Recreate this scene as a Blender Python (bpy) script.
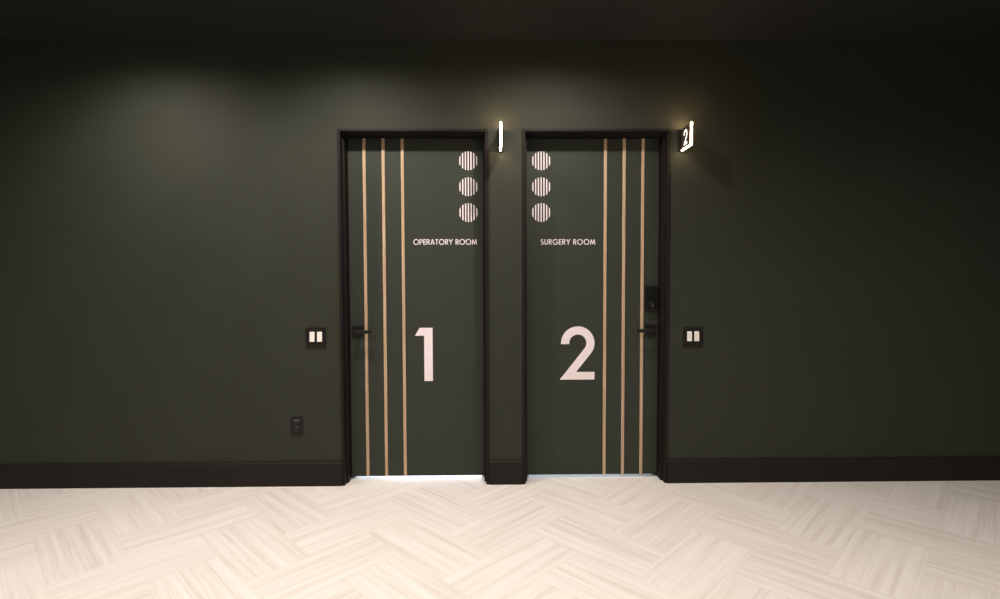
import bpy, bmesh, math, random
from mathutils import Vector, Matrix

for o in list(bpy.data.objects):
    bpy.data.objects.remove(o)
scn = bpy.context.scene
COL = scn.collection
rnd = random.Random(7)

# ------------------------------------------------------------------ camera
PITCH, YAW, ROLL = 0.0379313, 0.0146076, 0.0029754
cp, sp, cy, sy, cr, sr = (math.cos(PITCH), math.sin(PITCH), math.cos(YAW), math.sin(YAW), math.cos(ROLL), math.sin(ROLL))
right0 = Vector((cy, -sy, 0)); ahead0 = Vector((sy, cy, 0)); up0 = Vector((0, 0, 1))
look = ahead0 * cp - up0 * sp
up1 = up0 * cp + ahead0 * sp
right = right0 * cr - up1 * sr
up = right0 * sr + up1 * cr
cam_data = bpy.data.cameras.new('camera')
cam = bpy.data.objects.new('camera', cam_data)
COL.objects.link(cam)
M = Matrix((right, up, -look)).transposed().to_4x4()
M.translation = Vector((0.0, -3.22555, 1.26036))
cam.matrix_world = M
cam_data.sensor_fit = 'HORIZONTAL'
cam_data.sensor_width = 36.0
cam_data.lens = 530.0 * 36.0 / 1000.0
cam_data.clip_start = 0.02
cam_data.clip_end = 100
scn.camera = cam

# ------------------------------------------------------------------ world, exposure
world = bpy.data.worlds.new('world'); scn.world = world
world.use_nodes = True
bg = world.node_tree.nodes['Background']
bg.inputs['Color'].default_value = (0.9, 0.95, 1.0, 1)
bg.inputs['Strength'].default_value = 0.05
vs = scn.view_settings
vs.view_transform = 'Standard'; vs.look = 'None'; vs.gamma = 1.0; vs.exposure = 0.0
vs.use_curve_mapping = False

# daylight inside the two rooms behind the doors (only a line of it shows under each door)
def area(name, loc, rot, sx, sy_, power, colour):
    d = bpy.data.lights.new(name, 'AREA'); d.shape = 'RECTANGLE'; d.size = sx; d.size_y = sy_
    d.energy = power; d.color = colour
    o = bpy.data.objects.new(name, d); o.location = loc; o.rotation_euler = rot
    COL.objects.link(o); return o
area('operatory_daylight', (-0.47, 2.3, 1.0), (math.radians(-90), 0, 0), 1.3, 1.9, 120, (0.74, 0.84, 1.0))
area('surgery_daylight', (0.85, 2.3, 1.0), (math.radians(-90), 0, 0), 1.2, 1.9, 26, (0.70, 0.86, 1.0))
LAMP_COLOUR = (1.0, 0.89, 0.815)
LAMP_STRENGTH = 20.0
WATTS_NEAR, WATTS_FAR = 75.0, 52.0
SIGN_COLOUR = (1.0, 0.69, 0.43)
SIGN_STRENGTH = 54.0

# ------------------------------------------------------------------ materials
def new_mat(name, base=(0.5, 0.5, 0.5), rough=0.5, metal=0.0, spec=0.5):
    m = bpy.data.materials.new(name); m.use_nodes = True
    nt = m.node_tree; b = nt.nodes['Principled BSDF']
    b.inputs['Base Color'].default_value = (*base, 1)
    b.inputs['Roughness'].default_value = rough
    b.inputs['Metallic'].default_value = metal
    b.inputs['Specular IOR Level'].default_value = spec
    return m, nt, b

def nd(nt, kind, **kw):
    n = nt.nodes.new(kind)
    for k, v in kw.items(): setattr(n, k, v)
    return n

def paint(name, base, rough, spec=0.3, scale=160.0, bump=0.05, vary=0.06):
    """painted surface: faint mottling of the tone and roller-stipple bump"""
    m, nt, b = new_mat(name, base, rough, 0, spec)
    tc = nd(nt, 'ShaderNodeTexCoord')
    n1 = nd(nt, 'ShaderNodeTexNoise'); n1.inputs['Scale'].default_value = 3.0; n1.inputs['Detail'].default_value = 4
    nt.links.new(tc.outputs['Object'], n1.inputs['Vector'])
    r = nd(nt, 'ShaderNodeValToRGB')
    r.color_ramp.elements[0].position = 0.3; r.color_ramp.elements[1].position = 0.7
    r.color_ramp.elements[0].color = (*[c * (1 - vary) for c in base], 1)
    r.color_ramp.elements[1].color = (*[c * (1 + vary) for c in base], 1)
    nt.links.new(n1.outputs['Fac'], r.inputs['Fac']); nt.links.new(r.outputs['Color'], b.inputs['Base Color'])
    n2 = nd(nt, 'ShaderNodeTexNoise'); n2.inputs['Scale'].default_value = scale; n2.inputs['Detail'].default_value = 2
    nt.links.new(tc.outputs['Object'], n2.inputs['Vector'])
    bp = nd(nt, 'ShaderNodeBump'); bp.inputs['Strength'].default_value = bump; bp.inputs['Distance'].default_value = 0.002
    nt.links.new(n2.outputs['Fac'], bp.inputs['Height']); nt.links.new(bp.outputs['Normal'], b.inputs['Normal'])
    return m

def emit(name, colour, strength):
    m = bpy.data.materials.new(name); m.use_nodes = True
    nt = m.node_tree; nt.nodes.clear()
    e = nd(nt, 'ShaderNodeEmission'); e.inputs['Color'].default_value = (*colour, 1); e.inputs['Strength'].default_value = strength
    o = nd(nt, 'ShaderNodeOutputMaterial'); nt.links.new(e.outputs[0], o.inputs['Surface'])
    return m

def wood():
    m, nt, b = new_mat('strip_wood', (0.5, 0.32, 0.17), 0.5, 0, 0.3)
    tc = nd(nt, 'ShaderNodeTexCoord')
    mp = nd(nt, 'ShaderNodeMapping'); mp.inputs['Scale'].default_value = (160, 60, 5)
    n = nd(nt, 'ShaderNodeTexNoise'); n.inputs['Scale'].default_value = 1.0; n.inputs['Detail'].default_value = 5
    r = nd(nt, 'ShaderNodeValToRGB')
    r.color_ramp.elements[0].position = 0.3; r.color_ramp.elements[0].color = (0.43, 0.295, 0.185, 1)
    r.color_ramp.elements[1].position = 0.7; r.color_ramp.elements[1].color = (0.59, 0.43, 0.285, 1)
    nt.links.new(tc.outputs['Object'], mp.inputs['Vector']); nt.links.new(mp.outputs[0], n.inputs['Vector'])
    nt.links.new(n.outputs['Fac'], r.inputs['Fac']); nt.links.new(r.outputs[0], b.inputs['Base Color'])
    return m

def floor_mat():
    """striated stone-look plank tiles; UV runs along and across each tile in metres, offset per tile"""
    m, nt, b = new_mat('striated_tile', (0.7, 0.65, 0.58), 0.42, 0, 0.35)
    uv = nd(nt, 'ShaderNodeUVMap'); uv.uv_map = 'grain'
    cell = nd(nt, 'ShaderNodeUVMap'); cell.uv_map = 'cell'
    def streak(su, sv, detail):
        mp = nd(nt, 'ShaderNodeMapping'); mp.inputs['Scale'].default_value = (su, sv, 1)
        n = nd(nt, 'ShaderNodeTexNoise'); n.noise_dimensions = '2D'
        n.inputs['Scale'].default_value = 1.0; n.inputs['Detail'].default_value = detail; n.inputs['Roughness'].default_value = 0.6
        nt.links.new(uv.outputs[0], mp.inputs['Vector']); nt.links.new(mp.outputs[0], n.inputs['Vector'])
        return n
    a = streak(0.9, 26, 3); f = streak(2.2, 120, 2)
    mix = nd(nt, 'ShaderNodeMath', operation='MULTIPLY_ADD')
    nt.links.new(f.outputs['Fac'], mix.inputs[0]); mix.inputs[1].default_value = 0.38
    sc = nd(nt, 'ShaderNodeMath', operation='MULTIPLY'); nt.links.new(a.outputs['Fac'], sc.inputs[0]); sc.inputs[1].default_value = 0.62
    nt.links.new(sc.outputs[0], mix.inputs[2])
    tone = nd(nt, 'ShaderNodeAttribute'); tone.attribute_name = 'tone'
    ad = nd(nt, 'ShaderNodeMath', operation='ADD'); nt.links.new(mix.outputs[0], ad.inputs[0]); nt.links.new(tone.outputs['Fac'], ad.inputs[1])
    r = nd(nt, 'ShaderNodeValToRGB'); cr_ = r.color_ramp
    cr_.elements[0].position = 0.33; cr_.elements[0].color = (0.72, 0.665, 0.61, 1)
    cr_.elements[1].position = 0.62; cr_.elements[1].color = (0.87, 0.835, 0.785, 1)
    e = cr_.elements.new(0.46); e.color = (0.805, 0.765, 0.71, 1)
    nt.links.new(ad.outputs[0], r.inputs['Fac'])
    # tight joint: cell UV is 0..1 over the tile
    sx = nd(nt, 'ShaderNodeSeparateXYZ'); nt.links.new(cell.outputs[0], sx.inputs[0])
    def edge(sock, width):
        s1 = nd(nt, 'ShaderNodeMath', operation='SUBTRACT'); s1.inputs[0].default_value = 1.0; nt.links.new(sock, s1.inputs[1])
        mn = nd(nt, 'ShaderNodeMath', operation='MINIMUM'); nt.links.new(sock, mn.inputs[0]); nt.links.new(s1.outputs[0], mn.inputs[1])
        lt = nd(nt, 'ShaderNodeMath', operation='LESS_THAN'); nt.links.new(mn.outputs[0], lt.inputs[0]); lt.inputs[1].default_value = width
        return lt
    e1 = edge(sx.outputs['X'], 0.0009); e2 = edge(sx.outputs['Y'], 0.0018)
    mx = nd(nt, 'ShaderNodeMath', operation='MAXIMUM'); nt.links.new(e1.outputs[0], mx.inputs[0]); nt.links.new(e2.outputs[0], mx.inputs[1])
    c = nd(nt, 'ShaderNodeMix', data_type='RGBA'); c.inputs['B'].default_value = (0.67, 0.61, 0.55, 1)
    nt.links.new(r.outputs[0], c.inputs['A']); nt.links.new(mx.outputs[0], c.inputs['Factor'])
    nt.links.new(c.outputs['Result'], b.inputs['Base Color'])
    return m

MAT = {
    'wall': paint('green_wall_paint', (0.0305, 0.0345, 0.0235), 0.75, 0.25),
    'door': paint('green_door_paint', (0.031, 0.0370, 0.0268), 0.6, 0.3, 300, 0.02, 0.03),
    'ceil': paint('dark_ceiling_paint', (0.0172, 0.0188, 0.0168), 0.85, 0.2),
    'frame': paint('black_frame_paint', (0.0095, 0.0078, 0.0069), 0.6, 0.2, 300, 0.02, 0.05),
    'base': paint('black_baseboard_paint', (0.0135, 0.0102, 0.0087), 0.6, 0.22, 200, 0.03, 0.05),
    'plain': paint('pale_room_paint', (0.7, 0.71, 0.72), 0.8),
    'wood': wood(),
    'floor': floor_mat(),
    'vinyl': new_mat('pink_white_vinyl', (0.90, 0.81, 0.83), 0.55, 0, 0.3)[0],
    'black_metal': new_mat('matt_black_metal', (0.009, 0.008, 0.0075), 0.45, 0.0, 0.3)[0],
    'black_gloss': new_mat('black_keypad', (0.007, 0.007, 0.0065), 0.3, 0.0, 0.35)[0],
    'keyway': new_mat('dark_steel_cylinder', (0.035, 0.035, 0.033), 0.35, 0.8, 0.5)[0],
    'black_plastic': new_mat('black_plate_plastic', (0.009, 0.0075, 0.0065), 0.45, 0.0, 0.3)[0],
    'white_plastic': new_mat('ivory_rocker_plastic', (0.93, 0.88, 0.83), 0.35, 0.0, 0.5)[0],
    'sign_body': new_mat('bronze_sign_face', (0.075, 0.060, 0.045), 0.5, 0.2, 0.5)[0],
    'white_trim': new_mat('white_light_trim', (0.75, 0.74, 0.72), 0.45, 0.0, 0.5)[0],
    'lamp': emit('warm_lamp_lens', LAMP_COLOUR, LAMP_STRENGTH),
    'sign_light': emit('lit_sign_acrylic', SIGN_COLOUR, SIGN_STRENGTH),
    'sign_top': emit('lit_sign_slot', (1.0, 0.64, 0.38), 230.0),
    'sign_figure': emit('lit_sign_figure', (1.0, 0.86, 0.70), 2.2),
    'dark_room': paint('dark_room_paint', (0.10, 0.10, 0.09), 0.8),
}

# ------------------------------------------------------------------ mesh helpers
def add_box(bm, x0, x1, y0, y1, z0, z1, bev=0.0, seg=2):
    b = bmesh.new()
    bmesh.ops.create_cube(b, size=1.0)
    for v in b.verts:
        v.co = Vector(((x0 + x1) / 2 + v.co.x * (x1 - x0), (y0 + y1) / 2 + v.co.y * (y1 - y0), (z0 + z1) / 2 + v.co.z * (z1 - z0)))
    if bev > 0:
        bmesh.ops.bevel(b, geom=list(b.edges), offset=bev, segments=seg, affect='EDGES', profile=0.5)
    merge(bm, b)

def merge(bm, b):
    me = bpy.data.meshes.new('tmp'); b.to_mesh(me); b.free()
    bm.from_mesh(me); bpy.data.meshes.remove(me)

def add_prism(bm, pts, y_front, y_back, fn=None):
    """polygon (x, z) given as outline, extruded along y"""
    fn = fn or (lambda x, y, z: (x, y, z))
    f = [bm.verts.new(fn(x, y_front, z)) for x, z in pts]
    k = [bm.verts.new(fn(x, y_back, z)) for x, z in pts]
    n = len(pts)
    bm.faces.new(f); bm.faces.new(list(reversed(k)))
    for i in range(n):
        j = (i + 1) % n
        bm.faces.new((f[j], f[i], k[i], k[j]))

def add_ribbon(bm, pts, w, y_front, y_back, closed=False):
    """a stroke of width w along the (x, z) polyline: solid, with square ends"""
    n = len(pts); L = []; R = []
    for i in range(n):
        if closed:
            a, b, c = Vector(pts[i - 1]), Vector(pts[i]), Vector(pts[(i + 1) % n])
        else:
            b = Vector(pts[i]); a = Vector(pts[i - 1]) if i else None; c = Vector(pts[i + 1]) if i < n - 1 else None
        d1 = (b - a).normalized() if a is not None else None
        d2 = (c - b).normalized() if c is not None else None
        d1 = d1 or d2; d2 = d2 or d1
        n1 = Vector((-d1.y, d1.x)); n2 = Vector((-d2.y, d2.x))
        m = (n1 + n2).normalized(); s = w / 2 / max(m.dot(n1), 0.35)
        L.append(b + m * s); R.append(b - m * s)
    vs_ = [[bm.verts.new((p.x, y, p.y)) for p in side] for side in (L, R) for y in (y_front, y_back)]
    lf, lb, rf, rb = vs_
    for i in range(n if closed else n - 1):
        j = (i + 1) % n
        bm.faces.new((lf[i], rf[i], rf[j], lf[j])); bm.faces.new((lb[i], lb[j], rb[j], rb[i]))
        bm.faces.new((lf[i], lf[j], lb[j], lb[i])); bm.faces.new((rf[i], rb[i], rb[j], rf[j]))
    if not closed:
        for i in (0, n - 1):
            bm.faces.new((lf[i], lb[i], rb[i], rf[i]))

def add_lathe(bm, prof, centre, axis='z', n=40):
    """prof: (radius, height) pairs turned about the axis through centre"""
    c = Vector(centre); rings = []
    for r, h in prof:
        ring = []
        for k in range(n):
            a = 2 * math.pi * k / n
            p = Vector((r * math.cos(a), r * math.sin(a), h)) if axis == 'z' else Vector((r * math.cos(a), h, r * math.sin(a)))
            ring.append(bm.verts.new(c + p))
        rings.append(ring)
    for a, b in zip(rings, rings[1:]):
        for k in range(n):
            j = (k + 1) % n
            bm.faces.new((a[k], a[j], b[j], b[k]))
    for ring in (rings[0], rings[-1]):
        bm.faces.new(ring)

def obj(name, bm, mat, parent=None, smooth=False, origin=None):
    bmesh.ops.recalc_face_normals(bm, faces=bm.faces)
    if origin is not None:
        bmesh.ops.translate(bm, verts=bm.verts, vec=-Vector(origin))
    me = bpy.data.meshes.new(name); bm.to_mesh(me); bm.free()
    me.materials.append(MAT[mat])
    if smooth:
        for p in me.polygons: p.use_smooth = True
    o = bpy.data.objects.new(name, me); COL.objects.link(o)
    if origin is not None: o.location = origin
    if parent is not None:
        o.parent = parent
        o.matrix_parent_inverse = Matrix.Identity(4)
    return o

def thing(name, label, cat, loc, group=None, kind=None):
    o = bpy.data.objects.new(name, None); COL.objects.link(o); o.location = loc
    o.empty_display_size = 0.1
    return tag(o, label, cat, group, kind)

def tag(o, label, cat, group=None, kind=None):
    o['label'] = label; o['category'] = cat
    if group: o['group'] = group
    if kind: o['kind'] = kind
    return o

# part meshes are written in room coordinates and shifted to their thing's base
def part(name, bm, mat, root, smooth=False):
    base = Vector(root.location)
    p = root
    while p.parent is not None:
        p = p.parent; base += Vector(p.location)
    bmesh.ops.translate(bm, verts=bm.verts, vec=-base)
    return obj(name, bm, mat, root, smooth)

# ------------------------------------------------------------------ room shell
X0, X1, YF, H = -4.2, 4.2, -5.6, 2.692
WT = 0.19                                   # thickness of the wall with the doors
FO = [(-0.923, -0.024), (0.184, 1.0770)]    # outer edges of the two door frames
FT = 2.162                                  # top of the frames
INS = 0.028                                 # width of a frame member seen from the front

# floor: 29 x 58 cm tiles in herringbone at 45 degrees to the wall
W = 0.29
S0 = -0.02
bm = bmesh.new()
ug = bm.loops.layers.uv.new('grain'); uc = bm.loops.layers.uv.new('cell')
tn = bm.loops.layers.float_color.new('tone')
r2 = math.sqrt(0.5)
def floor_tile(i, j, along_t):
    ls, lt = (1, 2) if along_t else (2, 1)
    cs = [(i, j), (i + ls, j), (i + ls, j + lt), (i, j + lt)]
    pts = []
    for a, b in cs:
        s = S0 + W * a; t = W * b
        pts.append(((s - t) * r2, (s + t) * r2))
    if max(p[0] for p in pts) < X0 or min(p[0] for p in pts) > X1 or max(p[1] for p in pts) < YF or min(p[1] for p in pts) > 2.45:
        return
    f = bm.faces.new([bm.verts.new((x, y, 0)) for x, y in pts])
    ou, ov, tv = rnd.uniform(0, 90), rnd.uniform(0, 90), rnd.uniform(-0.045, 0.035)
    for lp, (a, b) in zip(f.loops, cs):
        q = ((b - j) / 2, (a - i)) if along_t else ((a - i) / 2, (b - j))
        lp[uc].uv = q
        lp[ug].uv = (ou + q[0] * 2 * W, ov + q[1] * W)
        lp[tn] = (tv, tv, tv, 1)
for i in range(-34, 34):
    for j in range(-34, 34):
        k = (j - i) % 4
        if k == 1: floor_tile(i, j, True)
        elif k == 0: floor_tile(i, j, False)
for co, no in (((X0, 0, 0), (-1, 0, 0)), ((X1, 0, 0), (1, 0, 0)), ((0, YF, 0), (0, -1, 0)), ((0, 2.45, 0), (0, 1, 0))):
    bmesh.ops.bisect_plane(bm, geom=list(bm.verts) + list(bm.edges) + list(bm.faces), plane_co=co, plane_no=no, clear_outer=True)
fl = obj('floor', bm, 'floor')
tag(fl, 'pale striated tile floor laid in a herringbone pattern', 'floor', kind='structure')

bm = bmesh.new(); add_box(bm, X0, X1, YF, WT, H, H + 0.1)
tag(obj('ceiling', bm, 'ceil'), 'dark flat painted ceiling above the doors', 'ceiling', kind='structure')

# wall with two door openings
bm = bmesh.new()
e = 0.008
xs = [X0, FO[0][0] + e, FO[0][1] - e, FO[1][0] + e, FO[1][1] - e, X1]
for k in range(5):
    if k in (1, 3): add_box(bm, xs[k], xs[k + 1], 0, WT, FT - e, H)
    else: add_box(bm, xs[k], xs[k + 1], 0, WT, 0, H)
bmesh.ops.remove_doubles(bm, verts=bm.verts, dist=1e-5)
tag(obj('wall_back', bm, 'wall'), 'dark green painted wall holding the two numbered doors', 'wall', kind='structure')
for nm, a in (('wall_left', (X0 - 0.1, X0, YF, WT, 0, H)), ('wall_right', (X1, X1 + 0.1, YF, WT, 0, H)), ('wall_front', (X0, X1, YF - 0.1, YF, 0, H))):
    bm = bmesh.new(); add_box(bm, *a)
    tag(obj(nm, bm, 'wall'), 'plain dark green wall closing the ' + nm[5:] + ' of the lobby', 'wall', kind='structure')
# the rooms behind the doors
for nm, xa, xb, txt in (('wall_operatory', -1.3, 0.05, 'pale walls of the bright room behind door one'), ('wall_surgery', 0.11, 1.6, 'pale walls of the room behind door two')):
    bm = bmesh.new()
    add_box(bm, xa - 0.05, xa, WT, 2.45, 0, 2.5); add_box(bm, xb, xb + 0.05, WT, 2.45, 0, 2.5)
    add_box(bm, xa - 0.05, xb + 0.05, 2.45, 2.5, 0, 2.5); add_box(bm, xa - 0.05, xb + 0.05, WT, 2.5, 2.5, 2.55)
    tag(obj(nm, bm, 'plain'), txt, 'wall', kind='structure')

# baseboards
def baseboard(name, xa, xb, z, label):
    bm = bmesh.new()
    prof = [(0, 0), (-0.017, 0), (-0.017, z - 0.007), (-0.012, z - 0.001), (-0.010, z), (0, z)]
    a = [bm.verts.new((xa, y, zz)) for y, zz in prof]; b = [bm.verts.new((xb, y, zz)) for y, zz in prof]
    bm.faces.new(a); bm.faces.new(list(reversed(b)))
    for i in range(len(prof)):
        j = (i + 1) % len(prof); bm.faces.new((a[i], b[i], b[j], a[j]))
    tag(obj(name, bm, 'base'), label, 'baseboard', kind='structure')
baseboard('baseboard_left', X0, FO[0][0], 0.147, 'black baseboard left of the operatory door')
baseboard('baseboard_middle', FO[0][1], FO[1][0], 0.147, 'short black baseboard between the two doors')
baseboard('baseboard_right', FO[1][1], X1, 0.146, 'black baseboard right of the surgery door')

# stepped door frames, mitred at the head
YL = 0.10                                   # front face of the door leaves
def door_frame(name, xa, xb, label):
    prof = [(0, 0.0), (0, -0.010), (0.002, -0.012), (0.015, -0.012), (0.017, -0.010), (0.017, 0.033), (0.019, 0.035),
            (0.026, 0.035), (INS, 0.037), (INS, YL + 0.0465), (INS + 0.018, YL + 0.0465), (INS + 0.018, WT + 0.015), (0, WT + 0.015)]
    bm = bmesh.new()
    rows = []
    for n, y in prof:
        rows.append([bm.verts.new(p) for p in ((xa + n, y, 0), (xa + n, y, FT - n * 0.86), (xb - n, y, FT - n * 0.86), (xb - n, y, 0))])
    m = len(prof)
    for i in range(m):
        j = (i + 1) % m
        for k in range(3):
            bm.faces.new((rows[i][k], rows[i][k + 1], rows[j][k + 1], rows[j][k]))
    bm.faces.new([r[0] for r in rows]); bm.faces.new([r[3] for r in reversed(rows)])
    tag(obj(name, bm, 'frame'), label, 'door frame', kind='structure')
door_frame('trim_1', *FO[0], 'black stepped frame around the operatory room door')
door_frame('trim_2', *FO[1], 'black stepped frame around the surgery room door')

# ------------------------------------------------------------------ lettering and numerals
def arc(cx, cz, rx, rz, a0, a1, n=20):
    return [(cx + rx * math.cos(math.radians(a0 + (a1 - a0) * k / n)), cz + rz * math.sin(math.radians(a0 + (a1 - a0) * k / n))) for k in range(n + 1)]

SW = 0.135                                  # stroke, in cap heights
def glyph(ch):
    """geometric sans capitals: (advance width, list of (points, closed)), centre lines in cap heights"""
    h = SW / 2; t = 1 - h
    if ch == 'O': return 1.04, [(arc(0.52, 0.5, 0.52 - h, 0.53 - h, 0, 360, 40)[:-1], True)]
    if ch == 'P': return 0.56, [([(h, 0), (h, 1)], False), ([(h, t), (0.30, t)] + arc(0.30, t - 0.235, 0.19, 0.235, 90, -90)[1:] + [(h, t - 0.47)], False)]
    if ch == 'R': return 0.58, [([(h, 0), (h, 1)], False), ([(h, t), (0.30, t)] + arc(0.30, t - 0.22, 0.19, 0.22, 90, -90)[1:] + [(h, t - 0.44)], False), ([(0.24, t - 0.44), (0.53, 0)], False)]
    if ch == 'E': return 0.48, [([(h, 0), (h, 1)], False), ([(h, t), (0.48, t)], False), ([(h, 0.51), (0.46, 0.51)], False), ([(h, h), (0.48, h)], False)]
    if ch == 'A': return 0.80, [([(0.06, 0), (0.40, 1)], False), ([(0.74, 0), (0.40, 1)], False), ([(0.18, 0.29), (0.62, 0.29)], False)]
    if ch == 'T': return 0.54, [([(0, t), (0.54, t)], False), ([(0.27, t), (0.27, 0)], False)]
    if ch == 'Y': return 0.72, [([(0.05, 1), (0.36, 0.46)], False), ([(0.67, 1), (0.36, 0.46)], False), ([(0.36, 0.50), (0.36, 0)], False)]
    if ch == 'M': return 0.94, [([(0.06, 0), (0.19, 0.94)], False), ([(0.19, 0.94), (0.47, 0.10)], False), ([(0.47, 0.10), (0.75, 0.94)], False), ([(0.75, 0.94), (0.88, 0)], False)]
    if ch == 'S': return 0.54, [(arc(0.27, 0.735, 0.185, 0.20, 40, 270, 16) + arc(0.27, 0.285, 0.20, 0.22, 90, -145, 16)[1:], False)]
    if ch == 'U': return 0.62, [([(h, 1), (h, 0.32)] + arc(0.31, 0.32, 0.31 - h, 0.26, 180, 360, 16)[1:] + [(0.62 - h, 1)], False)]
    if ch == 'G': return 1.00, [(arc(0.52, 0.5, 0.52 - h, 0.53 - h, 42, 352, 34), False), ([(0.56, 0.44), (0.99, 0.44)], False)]
    return 0.28, []

def lettering(text, xl, xr, zb, cap, root):
    natural = sum(glyph(c)[0] for c in text)
    track = ((xr - xl) / cap - natural) / (len(text) - 1)
    bm = bmesh.new(); x = 0.0
    for k, c in enumerate(text):
        w, strokes = glyph(c)
        for q, (pts, closed) in enumerate(strokes):
            # strokes of a letter overlap; each a hair prouder so that faces never coincide
            yf = YL - 0.0006 - 0.00008 * q
            add_ribbon(bm, [(xl + (x + px) * cap, zb + pz * cap) for px, pz in pts], SW * cap, yf, YL + 0.0004, closed)
        x += w + track
    return part('lettering', bm, 'vinyl', root)

def two_outline(n=22, ri=68):
    """the figure 2, in a box 276 wide and 423 high"""
    c = (143, 291); ro = 133
    a_end = -38.7
    pts = [(10, 283), (10, 291)] + arc(*c, ro, ro, 180, a_end, n)[1:]
    pts += [(129, 61), (276, 61), (276, 0), (0, 0)]
    pts += list(reversed(arc(*c, ri, ri, 180, a_end, n))) + [(75, 283)]
    return pts
def one_outline():
    return [(0, 360), (36, 423), (139, 423), (139, 0), (72, 0), (72, 360)]

def numeral(pts, x, z, k, root):
    bm = bmesh.new()
    add_prism(bm, [(x + px * k, z + pz * k) for px, pz in pts], YL - 0.0008, YL + 0.0004)
    bm.normal_update()
    bmesh.ops.triangulate(bm, faces=[f for f in bm.faces if len(f.verts) > 4], ngon_method='EAR_CLIP')
    return part('numeral', bm, 'vinyl', root)

# ------------------------------------------------------------------ doors
def make_door(name, xa, xb, label, strips, circ_x, text, num, handle_x, sgn, lock):
    root = thing(name, label, 'door', ((xa + xb) / 2, YL, 0), kind='structure')
    bm = bmesh.new(); add_box(bm, xa + INS + 0.003, xb - INS - 0.003, YL, YL + 0.045, 0.0165, FT - INS * 0.86 - 0.003, 0.0015)
    part('door_leaf', bm, 'door', root)
    for x in strips:
        bm = bmesh.new(); add_box(bm, x - 0.0095, x + 0.0095, YL - 0.007, YL + 0.002, 0.018, FT - INS * 0.86 - 0.004, 0.002)
        part('wood_strip', bm, 'wood', root)
    for zc in (1.9973, 1.8368, 1.6772):
        bm = bmesh.new(); R = 0.0585; p = 0.0173
        for k in range(-3, 4):
            x0, x1 = k * p - 0.0037, k * p + 0.0037
            pts = []
            for q in range(9):
                x = x0 + (x1 - x0) * q / 8
                pts.append((x, math.sqrt(max(R * R - x * x, 1e-5))))
            out = [(circ_x + x, zc + z) for x, z in pts] + [(circ_x + x, zc - z) for x, z in reversed(pts)]
            add_prism(bm, out, YL - 0.0007, YL + 0.0004)
        part('striped_circle', bm, 'vinyl', root)
    lettering(*text, root)
    numeral(*num, root)
    # lever handle on a square rose
    zc = 0.9394
    bm = bmesh.new(); add_box(bm, handle_x - 0.033, handle_x + 0.033, YL - 0.010, YL + 0.003, zc - 0.033, zc + 0.033, 0.0025)
    add_lathe(bm, [(0.013, -0.050), (0.013, 0.0)], (handle_x, YL - 0.006, zc), 'y', 24)
    rose = part('door_handle', bm, 'black_metal', root)
    bm = bmesh.new()
    a, b = sorted((handle_x - sgn * 0.014, handle_x + sgn * 0.098))
    add_box(bm, a, b, YL - 0.066, YL - 0.048, zc - 0.0115, zc + 0.0105, 0.003)
    part('lever', bm, 'black_metal', rose)
    if lock:
        lx = handle_x - 0.002
        bm = bmesh.new(); add_box(bm, lx - 0.035, lx + 0.035, YL - 0.030, YL + 0.003, 1.064, 1.219, 0.005, 3)
        add_box(bm, lx - 0.026, lx + 0.026, YL - 0.0315, YL - 0.028, 1.131, 1.211, 0.001)
        dl = part('keypad_lock', bm, 'black_gloss', root)
        bm = bmesh.new()
        add_lathe(bm, [(0.0165, 0.004), (0.0165, -0.004), (0.0145, -0.006), (0.0115, -0.006), (0.0105, -0.0035), (0.0, -0.0035)], (lx - 0.002, YL - 0.031, 1.099), 'y', 32)
        part('key_cylinder', bm, 'keyway', dl, True)
    return root

make_door('door_1', *FO[0], 'dark green door numbered 1, operatory room, lever at its left edge',
          (-0.7902, -0.6725, -0.5542), -0.1466, ('OPERATORY ROOM', -0.491, -0.0944, 1.4782, 0.0338),
          (one_outline(), -0.4861, 0.6216, 0.000795), -0.8439, 1, False)
make_door('door_2', *FO[1], 'dark green door numbered 2, surgery room, with keypad lock at right',
          (0.7082, 0.8255, 0.9428), 0.3074, ('SURGERY ROOM', 0.3047, 0.6466, 1.4767, 0.0338),
          (two_outline(), 0.425, 0.6252, 0.000797), 0.9995, -1, True)

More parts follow.
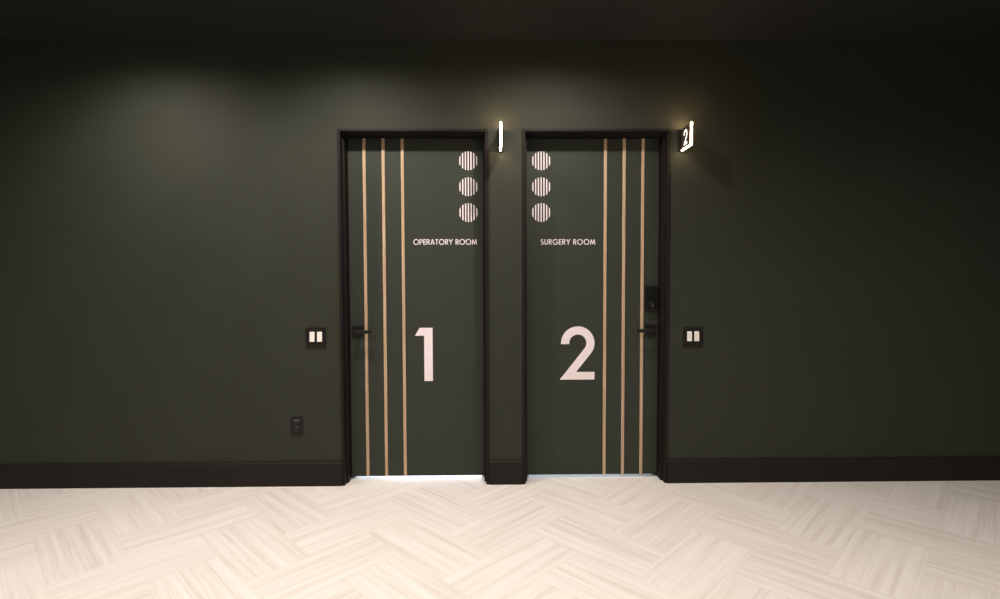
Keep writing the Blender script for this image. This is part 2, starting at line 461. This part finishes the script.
# ------------------------------------------------------------------ lit blade signs
def blade_sign(x, label, pts, pw, flip_digit=False):
    z0, z1, y0, y1 = 2.031, 2.158, -0.165, -0.014
    root = thing('blade_sign', label, 'sign', (x, 0, z0), group='lit number signs beside the doors')
    th = 0.005
    bm = bmesh.new(); add_box(bm, x - 0.017, x + 0.017, -0.016, 0.0, z0 - 0.002, z1 + 0.002, 0.002)
    part('wall_plate', bm, 'black_metal', root)
    ed = 0.005
    bm = bmesh.new(); add_box(bm, x - th, x + th, y0 + ed, y1, z0 + ed, z1 - 0.002)
    part('sign_panel', bm, 'sign_body', root)
    bm = bmesh.new(); add_box(bm, x - th + 0.002, x + th - 0.002, y0 + ed, y1, z1 - 0.004, z1 - 0.001)
    part('top_light', bm, 'sign_top', root)
    # glowing acrylic rim along the front and the bottom
    bm = bmesh.new()
    out = [(y1, z0), (y0, z0), (y0, z1), (y0 + ed, z1), (y0 + ed, z0 + ed), (y1, z0 + ed)]
    L = [bm.verts.new((x - th, y, z)) for y, z in out]; R = [bm.verts.new((x + th, y, z)) for y, z in out]
    n = len(out)
    for i in range(n):
        j = (i + 1) % n; bm.faces.new((L[i], L[j], R[j], R[i]))
    for q in ((0, 1, 4, 5), (1, 2, 3, 4)):
        bm.faces.new([L[i] for i in q]); bm.faces.new([R[i] for i in reversed(q)])
    part('glowing_rim', bm, 'sign_light', root)
    # figure on both faces, reading from each side
    hgt = 0.088; k = hgt / 423; wid = pw * k; yc = (y0 + ed + y1) / 2 + 0.004; zc = z0 + (z1 - z0 - hgt) / 2 + 0.001
    for side in (-1, 1):
        bm = bmesh.new()
        xa, xb = x + side * (th - 0.002), x + side * (th + 0.0012)
        # seen from the left (side -1) the reading direction runs from the wall outwards
        f = lambda px, _y, pz: (_y, yc + side * (px - wid / 2), pz)
        add_prism(bm, [(px * k, zc + pz * k) for px, pz in pts], xa, xb, f)
        bm.normal_update()
        bmesh.ops.triangulate(bm, faces=[q for q in bm.faces if len(q.verts) > 4], ngon_method='EAR_CLIP')
        part('numeral', bm, 'sign_figure', root)
blade_sign(0.0525, 'lit blade sign seen edge on between the two doors', one_outline(), 139)
blade_sign(1.1475, 'lit blade sign showing a 2 right of the surgery door', two_outline(22, 82), 276)

# ------------------------------------------------------------------ light switches and outlet
def switch_plate(xc, zc, label, pair):
    root = thing('light_switch', label, 'light switch', (xc, 0, zc - 0.0625), group='double light switches by the doors')
    bm = bmesh.new(); add_box(bm, xc - 0.060, xc + 0.060, -0.007, 0.0, zc - 0.0625, zc + 0.0625, 0.003)
    part('switch_plate', bm, 'black_plastic', root)
    for x in pair:
        bm = bmesh.new()
        # rocker, tilted: pressed in at the top
        z0, z1 = zc + 0.003 - 0.0308, zc + 0.003 + 0.0308
        pts = [(-0.002, z0), (-0.0125, z0 + 0.001), (-0.0105, (z0 + z1) / 2), (-0.0085, z1 - 0.001), (-0.002, z1)]
        a = [bm.verts.new((x - 0.0145, y, z)) for y, z in pts]; b = [bm.verts.new((x + 0.0145, y, z)) for y, z in pts]
        bm.faces.new(a); bm.faces.new(list(reversed(b)))
        for i in range(5):
            j = (i + 1) % 5; bm.faces.new((a[i], b[i], b[j], a[j]))
        bmesh.ops.bevel(bm, geom=list(bm.edges), offset=0.0008, segments=1, affect='EDGES')
        part('rocker', bm, 'white_plastic', root)
switch_plate(-1.0718, 0.913, 'black plate with two white rockers left of the operatory door', (-1.0925, -1.0475))
switch_plate(1.229, 0.906, 'black plate with two white rockers right of the surgery door', (1.2070, 1.2515))

root = thing('power_outlet', 'black wall outlet low on the wall, left of the operatory door', 'outlet', (-1.197, 0, 0.313))
bm = bmesh.new(); add_box(bm, -1.2335, -1.1605, -0.007, 0, 0.313, 0.427, 0.003)
part('outlet_plate', bm, 'black_plastic', root)
for zc in (0.350, 0.390):
    bm = bmesh.new(); add_box(bm, -1.2135, -1.1805, -0.010, -0.004, zc - 0.016, zc + 0.016, 0.004, 3)
    part('socket_face', bm, 'black_gloss', root)

# ------------------------------------------------------------------ slim round ceiling lights
def ceiling_light(loc, label, watts):
    root = thing('ceiling_light', label, 'ceiling light', loc, group='round lights set in the lobby ceiling')
    bm = bmesh.new()
    add_lathe(bm, [(0.052, 0.0), (0.072, 0.0), (0.074, -0.003), (0.070, -0.007), (0.056, -0.009), (0.052, -0.006), (0.052, 0.0)], loc, 'z', 40)
    part('trim_ring', bm, 'white_trim', root, True)
    bm = bmesh.new(); add_lathe(bm, [(0.0515, -0.001), (0.0515, -0.005), (0.0, -0.0055)], loc, 'z', 32)
    part('lens', bm, 'lamp', root)
    # the lamp's own beam
    d = bpy.data.lights.new('downlight_beam', 'SPOT'); d.energy = watts; d.color = LAMP_COLOUR
    d.spot_size = math.radians(165); d.spot_blend = 1.0; d.shadow_soft_size = 0.035
    l = bpy.data.objects.new('downlight_beam', d); COL.objects.link(l); l.parent = root; l.location = (0, 0, -0.045)
    return root
SPOTS = [(-1.93, -0.60), (-0.79, -0.60), (0.35, -0.60)]
SPOTS += [(x, y) for y in (-1.9, -3.2, -4.5) for x in (-2.8, -1.1, 0.6, 2.3)]  # unseen rows further out, added as fill light for floor and lower wall
for x, y in SPOTS:
    ceiling_light((x, y, H), 'slim round ceiling light with a white ring set in the dark lobby ceiling', WATTS_NEAR if y > -1 else WATTS_FAR)
